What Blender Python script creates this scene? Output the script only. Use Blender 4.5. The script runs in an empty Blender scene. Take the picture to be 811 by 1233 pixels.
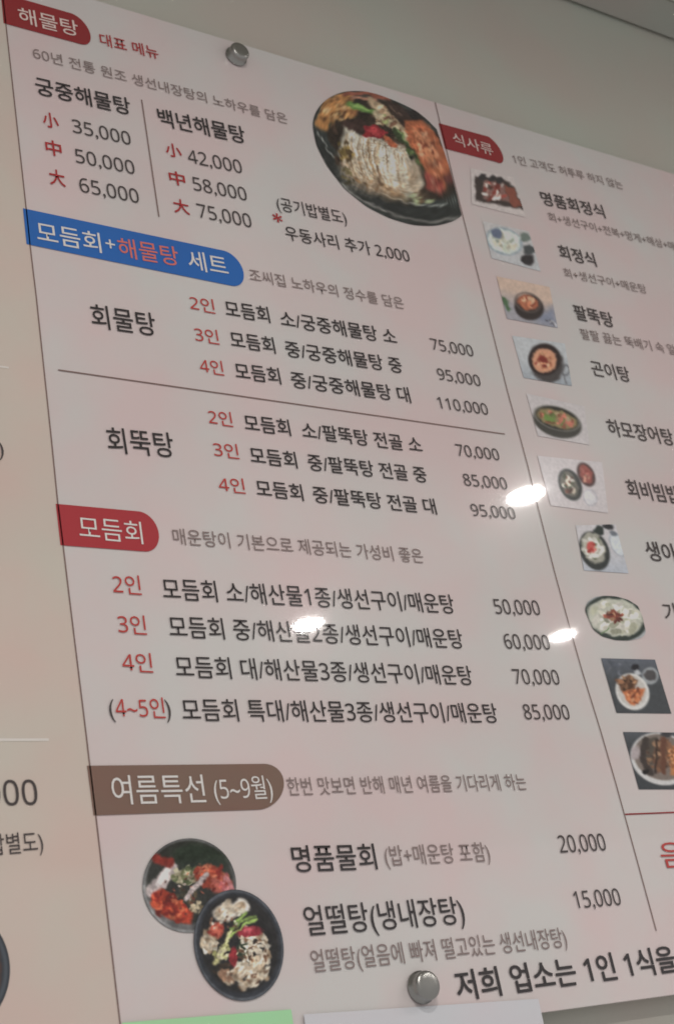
import bpy, bmesh, math, random
import numpy as np
from mathutils import Matrix, Vector

sc = bpy.context.scene
C = sc.collection

# ------------------------------------------------------------------ camera
D = 0.9            # metres from the eye to the wall plane of the board's face
EYE = 1.35         # eye height
F = 1746.98        # focal length for a sheet 811 x 1233
SW, SH = 811.0, 1233.0
RIGHT = Vector((0.8331935528552032, -0.5228277178798441, -0.18011019098584466))
UP = Vector((-0.08529676296722813, -0.44332049092892795, 0.8922955813797181))
BACK = Vector((-0.5463634007761827, -0.7280921093782656, -0.4139672868152697))
cam = bpy.data.cameras.new('camera')
cam.sensor_fit = 'VERTICAL'
cam.sensor_height = 24.0
cam.lens = F / SH * 24.0
cam.clip_start = 0.02
cam.clip_end = 100.0
cam.dof.use_dof = True
cam.dof.focus_distance = 1.19
cam.dof.aperture_fstop = 8.0
camo = bpy.data.objects.new('camera', cam)
C.objects.link(camo)
M = Matrix((RIGHT, UP, BACK)).transposed().to_4x4()
M.translation = Vector((0, -D, EYE))
camo.matrix_world = M
sc.camera = camo

# ------------------------------------------------------------------ light and exposure
world = bpy.data.worlds.new('World')
sc.world = world
world.use_nodes = True
bg = world.node_tree.nodes['Background']
bg.inputs['Color'].default_value = (1.0, 0.97, 0.95, 1)
bg.inputs['Strength'].default_value = 0.46
LAMP = 425.0        # radiance of a downlight's diffuser
sc.view_settings.view_transform = 'Standard'
sc.view_settings.look = 'None'
sc.view_settings.exposure = 0.0
sc.view_settings.gamma = 1.0
sc.view_settings.use_curve_mapping = False
sc.cycles.filter_width = 1.7

# ------------------------------------------------------------------ helpers
def lin(c):
    c = np.asarray(c, float) / 255.0
    return np.where(c <= 0.04045, c / 12.92, ((c + 0.055) / 1.055) ** 2.4)

PAPER = np.array((0.745, 0.662, 0.648))          # printed board, pale pink
REF = (176, 163, 161)                           # how that paper reads in the photograph

def ink(rgb, ref=REF):
    return np.clip(lin(rgb) / lin(ref) * PAPER, 0.004, 0.85)

def gloss_mat(name, colour, rough=0.028, mottle=0.0, spec=0.5, scale=14.0, attr=None):
    m = bpy.data.materials.new(name)
    m.use_nodes = True
    nt = m.node_tree
    b = nt.nodes['Principled BSDF']
    b.inputs['Roughness'].default_value = rough
    b.inputs['Specular IOR Level'].default_value = spec
    if rough < 0.05:                   # a faintly hazy film over the print
        b.inputs['Coat Weight'].default_value = 0.11
        b.inputs['Coat Roughness'].default_value = 0.17
    if attr:
        a = nt.nodes.new('ShaderNodeAttribute'); a.attribute_name = attr
        nt.links.new(a.outputs['Color'], b.inputs['Base Color'])
    elif mottle > 0:
        tc = nt.nodes.new('ShaderNodeTexCoord')
        n1 = nt.nodes.new('ShaderNodeTexNoise'); n1.inputs['Scale'].default_value = scale
        n1.inputs['Detail'].default_value = 3.0
        n2 = nt.nodes.new('ShaderNodeTexNoise'); n2.inputs['Scale'].default_value = scale * 0.35
        nt.links.new(tc.outputs['Object'], n1.inputs['Vector'])
        nt.links.new(tc.outputs['Object'], n2.inputs['Vector'])
        r1 = nt.nodes.new('ShaderNodeValToRGB')
        c = np.array(colour)
        lo = c * np.array((1 + mottle * 0.4, 1 - mottle, 1 - mottle * 0.7))
        hi = c * np.array((1 - mottle * 0.9, 1 + mottle * 0.5, 1 + mottle * 0.5))
        r1.color_ramp.elements[0].position = 0.36; r1.color_ramp.elements[0].color = (*lo, 1)
        r1.color_ramp.elements[1].position = 0.64; r1.color_ramp.elements[1].color = (*hi, 1)
        r2 = nt.nodes.new('ShaderNodeValToRGB')
        r2.color_ramp.elements[0].position = 0.35; r2.color_ramp.elements[0].color = (1 - mottle, 1 - mottle, 1 - mottle, 1)
        r2.color_ramp.elements[1].position = 0.65; r2.color_ramp.elements[1].color = (1, 1, 1, 1)
        mx = nt.nodes.new('ShaderNodeMix'); mx.data_type = 'RGBA'; mx.blend_type = 'MULTIPLY'
        mx.inputs['Factor'].default_value = 1.0
        nt.links.new(n1.outputs['Fac'], r1.inputs['Fac'])
        nt.links.new(n2.outputs['Fac'], r2.inputs['Fac'])
        nt.links.new(r1.outputs['Color'], mx.inputs['A'])
        nt.links.new(r2.outputs['Color'], mx.inputs['B'])
        nt.links.new(mx.outputs['Result'], b.inputs['Base Color'])
    else:
        b.inputs['Base Color'].default_value = (*colour, 1)
    return m

def link_mesh(name, verts, faces, mat, parent=None, smooth=False):
    me = bpy.data.meshes.new(name)
    me.from_pydata([tuple(v) for v in verts], [], faces)
    me.update()
    if smooth:
        for p in me.polygons: p.use_smooth = True
    o = bpy.data.objects.new(name, me)
    C.objects.link(o)
    if mat: me.materials.append(mat)
    if parent: o.parent = parent
    return o

def box(name, lo, hi, mat, parent=None, bevel=0.0):
    bm = bmesh.new()
    bmesh.ops.create_cube(bm, size=1.0)
    lo, hi = Vector(lo), Vector(hi)
    for v in bm.verts:
        v.co = Vector(((v.co.x + .5) * (hi.x - lo.x) + lo.x, (v.co.y + .5) * (hi.y - lo.y) + lo.y, (v.co.z + .5) * (hi.z - lo.z) + lo.z))
    if bevel:
        bmesh.ops.bevel(bm, geom=bm.edges[:], offset=bevel, segments=2, affect='EDGES', profile=0.6)
    me = bpy.data.meshes.new(name); bm.to_mesh(me); bm.free()
    o = bpy.data.objects.new(name, me); C.objects.link(o)
    me.materials.append(mat)
    if parent: o.parent = parent
    return o

def structure(o):
    o['kind'] = 'structure'
    return o

def thing(name, label, cat, loc, group=None):
    o = bpy.data.objects.new(name, None); C.objects.link(o)
    o.empty_display_size = 0.05
    o.location = loc; o['label'] = label; o['category'] = cat
    if group: o['group'] = group
    return o

# the printed sheet: artwork coordinates (811 x 1233, y down) <-> metres on the board's face
U0, W0 = 0.4692 * D, 0.0999 * D      # board root: foot of the left divider line
ROOT = Vector((U0, 0.0, EYE + W0))

def at(x, y):
    d = RIGHT * ((x - SW / 2) / F) - UP * ((y - SH / 2) / F) - BACK
    return Vector((d.x / d.y * D - U0, d.z / d.y * D - W0))

def art_y(u, w):                     # artwork y of a point of the face
    p = Vector((u + U0, D, w + W0))
    return SH / 2 - F * p.dot(UP) / -p.dot(BACK)

# ------------------------------------------------------------------ materials
M_wall = gloss_mat('wall_paint', (0.60, 0.582, 0.515), rough=0.5, mottle=0.05, spec=0.3, scale=5.0)
M_ceil = gloss_mat('ceiling_paint', (0.55, 0.54, 0.49), rough=0.7, mottle=0.03, spec=0.2, scale=4.0)
M_cornice = gloss_mat('cornice_paint', (0.45, 0.44, 0.40), rough=0.6, mottle=0.04, spec=0.2, scale=6.0)
M_bead = gloss_mat('bead_paint', (0.66, 0.66, 0.62), rough=0.5)
M_board = gloss_mat('printed_board', PAPER, mottle=0.06, scale=9.0)
M_edge = gloss_mat('board_edge', (0.78, 0.75, 0.70), rough=0.3)
M_tan = gloss_mat('tan_print', ink((172, 156, 147)), mottle=0.05, scale=10.0)
M_black = gloss_mat('black_ink', ink((46, 41, 42)))
M_dark = gloss_mat('charcoal_ink', ink((62, 55, 55)))
M_grey = gloss_mat('grey_ink', ink((112, 97, 95)))
M_red = gloss_mat('red_ink', ink((140, 42, 44)))
M_lred = gloss_mat('light_red_ink', ink((152, 54, 51)))
M_white = gloss_mat('white_ink', (0.80, 0.77, 0.75))
M_pinkw = gloss_mat('pale_pink_ink', ink((205, 165, 160)))
M_orange = gloss_mat('orange_red_ink', ink((176, 94, 86)))
M_banner = gloss_mat('red_banner_print', ink((120, 36, 39)), mottle=0.04)
M_rose = gloss_mat('rose_banner_print', ink((142, 48, 53)), mottle=0.04)
M_blue = gloss_mat('blue_banner_print', ink((38, 84, 146)), mottle=0.04)
M_brown = gloss_mat('brown_banner_print', ink((106, 82, 73)), mottle=0.05)
M_line = gloss_mat('hairline_ink', ink((104, 84, 80)))
M_lline = gloss_mat('white_line_ink', (0.80, 0.75, 0.71))
M_photo = gloss_mat('photo_print', None, attr='paint')

def metal(name, col, rough):
    m = bpy.data.materials.new(name); m.use_nodes = True
    nt = m.node_tree; b = nt.nodes['Principled BSDF']
    b.inputs['Base Color'].default_value = (*col, 1); b.inputs['Metallic'].default_value = 1.0
    n = nt.nodes.new('ShaderNodeTexNoise'); n.inputs['Scale'].default_value = 160
    tc = nt.nodes.new('ShaderNodeTexCoord'); nt.links.new(tc.outputs['Object'], n.inputs['Vector'])
    mr = nt.nodes.new('ShaderNodeMapRange')
    mr.inputs['To Min'].default_value = rough * 0.7; mr.inputs['To Max'].default_value = rough * 1.5
    nt.links.new(n.outputs['Fac'], mr.inputs['Value']); nt.links.new(mr.outputs['Result'], b.inputs['Roughness'])
    return m
M_steel = metal('satin_steel', (0.36, 0.355, 0.34), 0.30)
M_trim = gloss_mat('lamp_trim', (0.75, 0.74, 0.72), rough=0.35)
M_lamp = bpy.data.materials.new('lamp_diffuser'); M_lamp.use_nodes = True
_b = M_lamp.node_tree.nodes['Principled BSDF']
_b.inputs['Base Color'].default_value = (0.8, 0.8, 0.8, 1)
_b.inputs['Emission Color'].default_value = (1.0, 0.96, 0.92, 1)
_b.inputs['Emission Strength'].default_value = LAMP

# ------------------------------------------------------------------ the setting
GAP = 0.017                          # the board stands off the wall on its screws
THICK = 0.005
wall_y = GAP + THICK
CEIL = EYE + 1.4358 * (D + wall_y - 0.005)
structure(box('wall', (-2.5, wall_y, 0.0), (6.0, wall_y + 0.12, CEIL + 0.12), M_wall))
ceiling = structure(box('ceiling', (-2.5, -4.5, CEIL + 0.004), (6.0, wall_y - 0.047, CEIL + 0.1), M_ceil))
cornice = structure(box('cornice', (-2.5, wall_y - 0.0555, CEIL - 0.0005), (6.0, wall_y - 0.005, CEIL + 0.03), M_cornice))
structure(box('cornice_bead', (-2.5, -0.0465, CEIL - 0.0035), (6.0, -0.0375, CEIL + 0.0035), M_bead))

# ------------------------------------------------------------------ the menu board
board = thing('menu_board', 'large pale pink printed menu board fixed to the wall with steel screws', 'menu board', ROOT)
TOPW = 0.9470
LEFT, RIGHTX = -0.62, 1.08
box('board_panel', (LEFT, 0.0, 0.0), (RIGHTX, THICK, TOPW), M_board, board, bevel=0.0007)

def sheet(name, pts, mat, parent, off):
    """flat printed polygon, given in board metres"""
    n = len(pts)
    return link_mesh(name, [(p[0], -off, p[1]) for p in pts], [tuple(range(n))] if _ccw(pts) else [tuple(reversed(range(n)))], mat, parent)

def _ccw(pts):
    return sum(pts[i][0] * pts[(i + 1) % len(pts)][1] - pts[(i + 1) % len(pts)][0] * pts[i][1] for i in range(len(pts))) > 0

DIV = [(0.2, -32), (7.4, 32), (25.9, 200), (31.5, 251.2), (36.2, 295.6), (43.9, 360), (61.9, 530), (69.5, 606.3), (76.0, 658), (83.4, 720), (103, 880), (107.9, 921.5), (115.3, 983), (144.5, 1233), (152, 1290)]
MID = [(523.2, 123.6), (542.5, 205), (561.5, 280), (589, 388), (610, 471), (634.3, 560), (645, 604), (667, 690), (684, 752), (691, 777), (701, 812), (722, 880), (740.5, 944), (765, 1033), (789, 1121)]
div = [at(*p) for p in DIV]
div[0] = Vector((div[1].x, TOPW - 0.0006)); div[-1] = Vector((div[-1].x, 0.0006))
sheet('left_panel', [(LEFT + 0.0006, 0.0006)] + [(p.x, p.y) for p in reversed(div)] + [(LEFT + 0.0006, TOPW - 0.0006)], M_tan, board, 0.0003)

def strip(name, pts, width, mat, off=0.0006):
    P = [Vector(p) for p in pts]
    vs, fs = [], []
    for i, p in enumerate(P):
        t = (P[min(i + 1, len(P) - 1)] - P[max(i - 1, 0)]).normalized()
        nrm = Vector((-t.y, t.x)) * width / 2
        vs += [(p.x + nrm.x, -off, p.y + nrm.y), (p.x - nrm.x, -off, p.y - nrm.y)]
    for i in range(len(P) - 1):
        fs.append((2 * i, 2 * i + 1, 2 * i + 3, 2 * i + 2))
    o = link_mesh(name, vs, fs, mat, board)
    me = o.data
    if me.polygons[0].normal.y > 0: me.flip_normals()
    return o

strip('divider_line', div, 0.0011, M_line)
mid = [at(*p) for p in MID]; mid[0].y = TOPW - 0.0008
strip('divider_line', mid, 0.0011, M_line)
strip('divider_line', [at(170.4, 120.5), at(176.3, 160), at(191.2, 261.5)], 0.0012, M_line)
strip('divider_line', [at(70, 445.8), at(607, 523)], 0.0012, M_line)
e = at(751.6, 980.7); strip('divider_line', [e, Vector((RIGHTX - 0.03, e.y + 0.0002))], 0.0012, M_banner)
e = at(10.5, 443.2); strip('divider_line', [Vector((e.x - 0.45, e.y)), e], 0.0016, M_lline)
e = at(58.7, 891); strip('divider_line', [Vector((e.x - 0.45, e.y)), e], 0.0019, M_lline)

# lettering --------------------------------------------------------------------
def lettering(name, s, x0, y0, x1, y1, h, mat, parent=None, digits=False, off=0.0009, weight=0.0):
    cu = bpy.data.curves.new('lettering_curve', 'FONT')
    cu.body = ''.join(chr(0x1D7E2 + int(ch)) if ch in '0123456789' else ch for ch in s); cu.size = 1.0; cu.resolution_u = 3; cu.offset = weight + 0.001
    to = bpy.data.objects.new('lettering_curve', cu); C.objects.link(to)
    dg = bpy.context.evaluated_depsgraph_get()
    me = bpy.data.meshes.new_from_object(to.evaluated_get(dg), depsgraph=dg)
    bpy.data.objects.remove(to); bpy.data.curves.remove(cu)
    n = len(me.vertices)
    co = np.empty(n * 3); me.vertices.foreach_get('co', co); co = co.reshape(n, 3)
    a, b = at(x0, y0), at(x1, y1)
    xmin, xmax = co[:, 0].min(), co[:, 0].max()
    ref_h, ref_c = (0.70, 0.341) if digits else (0.905, 0.3745)
    slope = abs((y1 - y0) / (x1 - x0))
    heff = h / (1 + 0.6 * slope)
    m = (a + b) / 2
    k = (art_y(m.x, m.y - 0.005) - art_y(m.x, m.y + 0.005)) / 0.01     # artwork px per metre, vertically
    sy = heff / k / ref_h
    t = (b - a); L = t.length; t.normalize()
    q = Vector((-t.y, t.x)) * 0.5 + Vector((0, 0.5)); q.normalize()
    X = (co[:, 0] - xmin) / (xmax - xmin) * L
    Y = (co[:, 1] - ref_c) * sy
    out = np.empty((n, 3))
    out[:, 0] = a.x + t.x * X + q.x * Y
    out[:, 1] = -off
    out[:, 2] = a.y + t.y * X + q.y * Y
    me.vertices.foreach_set('co', out.ravel()); me.update()
    me.materials.clear(); me.materials.append(mat)
    me.name = name
    o = bpy.data.objects.new(name, me); C.objects.link(o); o.parent = parent or board
    return o

# heading banners -----------------------------------------------------------------
def banner(pts, tip, mat, label, off=0.0006):
    """pts: top left, bottom left, bottom right, top right in artwork; the right end is a half round reaching tip"""
    tl, bl, br, tr = [at(*p) for p in pts]
    tp = at(*tip)
    c = (tr + br) / 2; r1 = (tr - br) / 2; ax = tp - c
    outl = [tl, bl, br]
    for k in range(1, 20):
        a = -math.pi / 2 + math.pi * k / 20
        outl.append(c + r1 * math.sin(a) + ax * math.cos(a))
    outl.append(tr)
    o = sheet('heading_banner', [(p.x, p.y) for p in outl], mat, board, off)
    o['label'] = label
    return o
def banner_text(bn, *a, **k): lettering('banner_lettering', *a, parent=bn, off=0.0010, **k)

tl = at(1.0, -6)
bn = banner([(1.0, -8.0), (4.4, 28.4), (96, 53.3), (86, 16.6)], (108.5, 41), M_banner, 'red heading strip at the top of the pink column')
banner_text(bn, '해물탕', 22, 18.3, 93.7, 36, 22, M_pinkw, weight=0.004)
bn = banner([(27.6, 251.2), (32, 294.4), (278, 344.4), (269, 302.2)], (292.7, 327.7), M_blue, 'long blue heading strip with white and orange words')
banner_text(bn, '모듬회', 43.9, 279.0, 120.8, 293.5, 27, M_white, weight=0.004)
banner_text(bn, '+', 126.5, 292.8, 138, 295.2, 23, M_white)
banner_text(bn, '해물탕', 141.8, 298, 214, 310, 26, M_orange, weight=0.004)
banner_text(bn, '세트', 225.6, 313, 273.2, 321.5, 26, M_white, weight=0.004)
bn = banner([(67, 607), (72.7, 656.9), (172.6, 664.3), (167.7, 616.2)], (191, 643.5), M_rose, 'rose red heading strip halfway down the pink column')
banner_text(bn, '모듬회', 94.5, 635, 170.6, 642.5, 29, M_white, weight=-0.002)
bn = banner([(104.4, 922.3), (112.4, 982.2), (309, 975.2), (318, 920)], (341, 948), M_brown, 'brown heading strip near the bottom of the pink column')
banner_text(bn, '여름특선', 134, 951.8, 245.6, 950, 35, M_white)
banner_text(bn, '(5~9월)', 256.5, 950.5, 326.5, 948.0, 29, M_white)
bn = banner([(527.4, 148.6), (535.3, 179.4), (596, 195.3), (586.6, 164.6)], (604.3, 187), M_banner, 'small red heading strip at the top of the right column')
banner_text(bn, '식사류', 544, 166.8, 592, 181.6, 17, M_pinkw)

# the words and prices, in reading order
B, DK, G, RD, LR = M_black, M_dark, M_grey, M_red, M_lred
T = lettering
T('caption', '대표 메뉴', 120, 47.5, 190, 65, 17, RD, weight=0.006)
T('caption', '60년 전통 원조 생선내장탕의 노하우를 담은', 39.5, 64, 345, 144, 15.5, G)
T('dish_name', '궁중해물탕', 42.4, 103.2, 156.6, 129.5, 24, B, weight=0.010)
T('dish_name', '백년해물탕', 189.9, 141.0, 294.3, 163.9, 24, B, weight=0.010)
for s, cx, cy, hh in (('小', 60.7, 145.5, 20), ('中', 64.3, 179.2, 20), ('大', 68.6, 214.7, 21), ('小', 208.4, 181.7, 18), ('中', 212.8, 215.5, 18), ('大', 217.8, 249.3, 19)):
    T('portion_size', s, cx - 9.6, cy - 2, cx + 9.6, cy + 2, hh, RD, weight=0.012)
for s, a in (('35,000', (86.8, 152, 156.8, 168, 17.5)), ('50,000', (90.5, 188, 161.5, 203, 18)), ('65,000', (95.4, 223, 166.6, 237.5, 18.5)),
             ('42,000', (225.6, 188.5, 290.4, 202, 17.5)), ('58,000', (231.8, 221.5, 296.2, 235, 17.5)), ('75,000', (237.2, 254, 301.8, 267, 18))):
    T('price', s, *a, DK, digits=True)
T('caption', '(공기밥별도)', 332.3, 245, 416, 263, 19, B)
T('caption', '*', 328.5, 265.5, 340, 268, 19, RD, digits=True, weight=0.01)
T('caption', '우동사리 추가 2,000', 342.7, 280.4, 491.6, 308.8, 19, B, weight=0.002)
T('caption', '조씨집 노하우의 정수를 담은', 299.6, 331, 485, 366, 16.5, G)
T('dish_name', '회물탕', 109.2, 380.4, 186.7, 391.8, 31, B, weight=0.004)
T('dish_name', '회뚝탕', 128.5, 530, 208.4, 536.8, 32, B, weight=0.004)
for s, r1, r2, r3 in (
    ('2인', (228, 364.5, 257.7, 370), None, None), ('3인', (233.8, 402.5, 262.6, 407), None, None), ('4인', (240, 440, 268.3, 444.3), None, None),
    ('2인', (250.3, 502, 279, 506), None, None), ('3인', (256.4, 541, 286.5, 544.6), None, None), ('4인', (262.6, 583, 294, 586.2), None, None)):
    T('portion_size', s, *r1, 20, LR)
SETS = (('소/궁중해물탕 소', (270.5, 371.5, 323.5, 380), (336.6, 383.6, 475.9, 406.4), '75,000', (517.7, 414.6, 568.4, 423.5)),
        ('중/궁중해물탕 중', (276.7, 408.6, 330, 416.7), (342.8, 420.0, 482.8, 441), '95,000', (525.8, 450.6, 577, 459.3)),
        ('중/궁중해물탕 대', (282.3, 446.5, 336.6, 453.7), (349.7, 457.2, 492.4, 476.5), '110,000', (525.8, 485.2, 586, 493.6)),
        ('소/팔뚝탕 전골 소', (293.4, 509, 348.4, 515.8), (362.5, 518, 506.5, 536.6), '70,000', (548.2, 542.2, 599.5, 548.2)),
        ('중/팔뚝탕 전골 중', (300.3, 548.2, 356.3, 554.7), (369.9, 556.6, 512.3, 572.5), '85,000', (557, 578, 609, 583)),
        ('중/팔뚝탕 전골 대', (307.7, 587.8, 363.7, 593.8), (375.9, 595.4, 523.5, 610.6), '95,000', (566.3, 614.3, 618.9, 618.8)))
for s, a, b, pr, c in SETS:
    T('dish_name', '모듬회', *a, 21.5, B, weight=0.006)
    T('dish_name', s, *b, 21, B, weight=0.005)
    T('price', pr, *c, 14.5, DK, digits=True)
T('caption', '매운탕이 기본으로 제공되는 가성비 좋은', 207.6, 645.8, 508, 670, 19.5, G)
ROWS = (('2인', (135.2, 703.3, 169, 705.5), '모듬회 소/해산물1종/생선구이/매운탕', (195, 709.2, 545.3, 728), '50,000', (594, 730.8, 648.2, 732.6)),
        ('3인', (141.4, 751.3, 175.3, 753.5), '모듬회 중/해산물2종/생선구이/매운탕', (202.9, 754.8, 555.8, 770), '60,000', (606, 772.8, 660, 774.2)),
        ('4인', (146.6, 797, 182.9, 799), '모듬회 대/해산물3종/생선구이/매운탕', (210.5, 803, 567, 813.8), '70,000', (616.6, 815.2, 671.5, 816.2)),
        (None, None, '모듬회 특대/해산물3종/생선구이/매운탕', (218.4, 855, 597.3, 859), '85,000', (629.2, 857.7, 683.7, 858.2)))
for s, a, d, b, pr, c in ROWS:
    if s: T('portion_size', s, *a, 25, LR)
    T('dish_name', d, *b, 25.5, B, weight=0.002)
    T('price', pr, *c, 17.5, DK, digits=True)
T('portion_size', '(', 130.6, 852, 137.2, 852, 27, DK)
T('portion_size', '4~5인', 138.5, 852, 197.6, 853, 26, LR)
T('portion_size', ')', 198.2, 852.4, 204.5, 852.4, 27, DK)
T('caption', '한번 맛보면 반해 매년 여름을 기다리게 하는', 345, 947.4, 631.6, 941.8, 21, G)
T('dish_name', '명품물회', 351, 1034.7, 451.4, 1031.5, 32, B, weight=0.006)
T('caption', '(밥+매운탕 포함)', 462, 1030.8, 587.8, 1025.8, 24.5, G)
T('price', '20,000', 671.4, 1017.2, 727, 1014.4, 20.5, DK, digits=True)
T('dish_name', '얼떨탕(냉내장탕)', 365.8, 1109.5, 556.8, 1095.8, 36, B, weight=0.004)
T('price', '15,000', 690, 1084.3, 745, 1080.2, 20.5, DK, digits=True)
T('caption', '얼떨탕(얼음에 빠져 떨고있는 생선내장탕)', 374, 1157.8, 680, 1128.5, 27, G)
T('caption', '저희 업소는 1인 1식을', 547.5, 1187.8, 810.5, 1154.3, 36, B, weight=0.014)
# right hand column
T('caption', '1인 고객도 허투루 하지 않는', 616.2, 191.5, 748, 223.5, 13, G)
T('dish_name', '명품회정식', 650.5, 238.5, 726, 255.5, 18.5, DK, weight=0.012)
T('caption', '회+생선구이+전복+멍게+해삼+매', 659, 261, 811, 297.5, 12.5, G)
T('dish_name', '회정식', 671.6, 303, 715.5, 313.5, 19.5, DK, weight=0.012)
T('caption', '회+생선구이+매운탕', 677.6, 328.5, 776.7, 349, 13, G)
T('dish_name', '팔뚝탕', 690, 375.5, 737, 386.5, 21, DK, weight=0.012)
T('caption', '팔팔 끓는 뚝배기 속 알', 697.7, 402, 812, 422, 14.5, G)
T('dish_name', '곤이탕', 710.7, 443, 756.5, 452, 21, DK, weight=0.008)
T('dish_name', '하모장어탕', 730.2, 514.5, 809, 527.6, 22.5, DK, weight=0.008)
T('dish_name', '회비빔밥', 753.4, 588, 816, 597, 24, DK, weight=0.008)
T('dish_name', '생아귀탕', 776, 663, 851, 671, 25, DK, weight=0.008)
T('dish_name', '가', 797.7, 737.5, 816, 738.6, 25, DK)
T('caption', '음', 794, 1030, 823, 1029, 32, LR)
# left hand column
T('price', '000', -19, 956.3, 44.6, 954.8, 30, DK, digits=True)
T('caption', '(공기밥별도)', -62, 1022, 51.2, 1013.2, 27, DK)
T('caption', ')', -2.6, 539.4, 4, 540.0, 24, DK)

# ------------------------------------------------------------------ printed food photographs
def vnoise(x, y, seed=0):
    xi, yi = np.floor(x).astype(np.int64), np.floor(y).astype(np.int64)
    fx, fy = x - xi, y - yi
    fx, fy = fx * fx * (3 - 2 * fx), fy * fy * (3 - 2 * fy)
    def h(a, b):
        v = (a * 374761393 + b * 668265263 + seed * 1442695041) & 0xffffffff
        v = ((v ^ (v >> 13)) * 1274126177) & 0xffffffff
        return ((v ^ (v >> 16)) & 0xffff) / 65535.0
    return (h(xi, yi) * (1 - fx) + h(xi + 1, yi) * fx) * (1 - fy) + (h(xi, yi + 1) * (1 - fx) + h(xi + 1, yi + 1) * fx) * fy

class Art:
    """a printed picture, composed colour by colour over a fine grid of sheet points"""
    def __init__(s, x, y, base, warp=1.6, wf=0.16, seed=1):
        s.seed = seed
        s.x0, s.y0 = x, y
        s.x = x + (vnoise(x * wf, y * wf, seed) - .5) * 2 * warp + (vnoise(x * wf * 2.7, y * wf * 2.7, seed + 7) - .5) * warp
        s.y = y + (vnoise(x * wf, y * wf, seed + 3) - .5) * 2 * warp + (vnoise(x * wf * 2.7, y * wf * 2.7, seed + 9) - .5) * warp
        s.c = np.tile(np.array(base, float), (len(x), 1))
        s.rng = random.Random(seed)
    def mix(s, a, col):
        a = np.clip(a, 0, 1)[:, None]
        s.c = s.c * (1 - a) + np.array(col, float) * a
    def ell(s, cx, cy, rx, ry, ang, col, soft=1.2, op=1.0, exact=False):
        x, y = (s.x0, s.y0) if exact else (s.x, s.y)
        a = math.radians(ang); dx, dy = x - cx, y - cy
        u = (dx * math.cos(a) + dy * math.sin(a)) / rx; v = (-dx * math.sin(a) + dy * math.cos(a)) / ry
        r = np.sqrt(u * u + v * v)
        s.mix(op * (1 - r) * min(rx, ry) / soft + 0.5 * op, col)
    def ring(s, cx, cy, rx, ry, ang, w, col, op=1.0, lo=-400, hi=400):
        a = math.radians(ang); dx, dy = s.x0 - cx, s.y0 - cy
        u = (dx * math.cos(a) + dy * math.sin(a)) / rx; v = (-dx * math.sin(a) + dy * math.cos(a)) / ry
        r = np.sqrt(u * u + v * v)
        th = np.degrees(np.arctan2(v, u))
        k = np.clip(1 - abs(r - 1) * min(rx, ry) / w, 0, 1) * op
        s.mix(k * ((th > lo) & (th < hi)), col)
    def seg(s, pts, w, col, soft=1.0, op=1.0):
        best = np.full(len(s.x), 1e9)
        for (ax, ay), (bx, by) in zip(pts[:-1], pts[1:]):
            dx, dy = bx - ax, by - ay; L = dx * dx + dy * dy + 1e-9
            t = np.clip(((s.x - ax) * dx + (s.y - ay) * dy) / L, 0, 1)
            best = np.minimum(best, np.hypot(s.x - ax - t * dx, s.y - ay - t * dy))
        s.mix((w / 2 - best) / soft * op + 0.5 * op, col)
    def poly(s, pts, col, soft=1.2, op=1.0):
        ins = np.zeros(len(s.x), bool); best = np.full(len(s.x), 1e9); n = len(pts)
        for i in range(n):
            (ax, ay), (bx, by) = pts[i], pts[(i + 1) % n]
            c = (ay > s.y) != (by > s.y)
            with np.errstate(divide='ignore', invalid='ignore'):
                ins ^= c & (s.x < (bx - ax) * (s.y - ay) / (by - ay + 1e-12) + ax)
            dx, dy = bx - ax, by - ay; L = dx * dx + dy * dy + 1e-9
            t = np.clip(((s.x - ax) * dx + (s.y - ay) * dy) / L, 0, 1)
            best = np.minimum(best, np.hypot(s.x - ax - t * dx, s.y - ay - t * dy))
        s.mix(np.where(ins, best, -best) / soft * op + 0.5 * op, col)
    def scatter(s, cx, cy, rx, ry, ang, n, size, cols, stretch=(1, 2.2), op=0.9):
        a = math.radians(ang)
        for _ in range(n):
            r = math.sqrt(s.rng.random()); t = s.rng.random() * 6.283
            px, py = rx * r * math.cos(t), ry * r * math.sin(t)
            q = s.rng.uniform(*size)
            j = s.rng.uniform(0.82, 1.12)
            col = [min(255, v * j) for v in s.rng.choice(cols)]
            s.ell(cx + px * math.cos(a) - py * math.sin(a), cy + px * math.sin(a) + py * math.cos(a), q * s.rng.uniform(*stretch), q, s.rng.random() * 180, col, soft=1.0, op=op)
    def grain(s, f, amt, seed=50):
        n = vnoise(s.x0 * f, s.y0 * f, s.seed + seed) - .5
        s.c = np.clip(s.c * (1 + amt * 2 * n[:, None]), 0, 255)
    def stripes(s, cx, cy, rx, ry, ang, period, col, op):
        a = math.radians(ang); dx, dy = s.x - cx, s.y - cy
        inside = np.clip((1 - np.sqrt((dx / rx) ** 2 + (dy / ry) ** 2)) * 4, 0, 1)
        u = dx * math.cos(a) + dy * math.sin(a) + 2 * vnoise(s.x * .1, s.y * .1, 5)
        s.mix(inside * op * (0.5 + 0.5 * np.sin(u / period * 6.283)), col)

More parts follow.
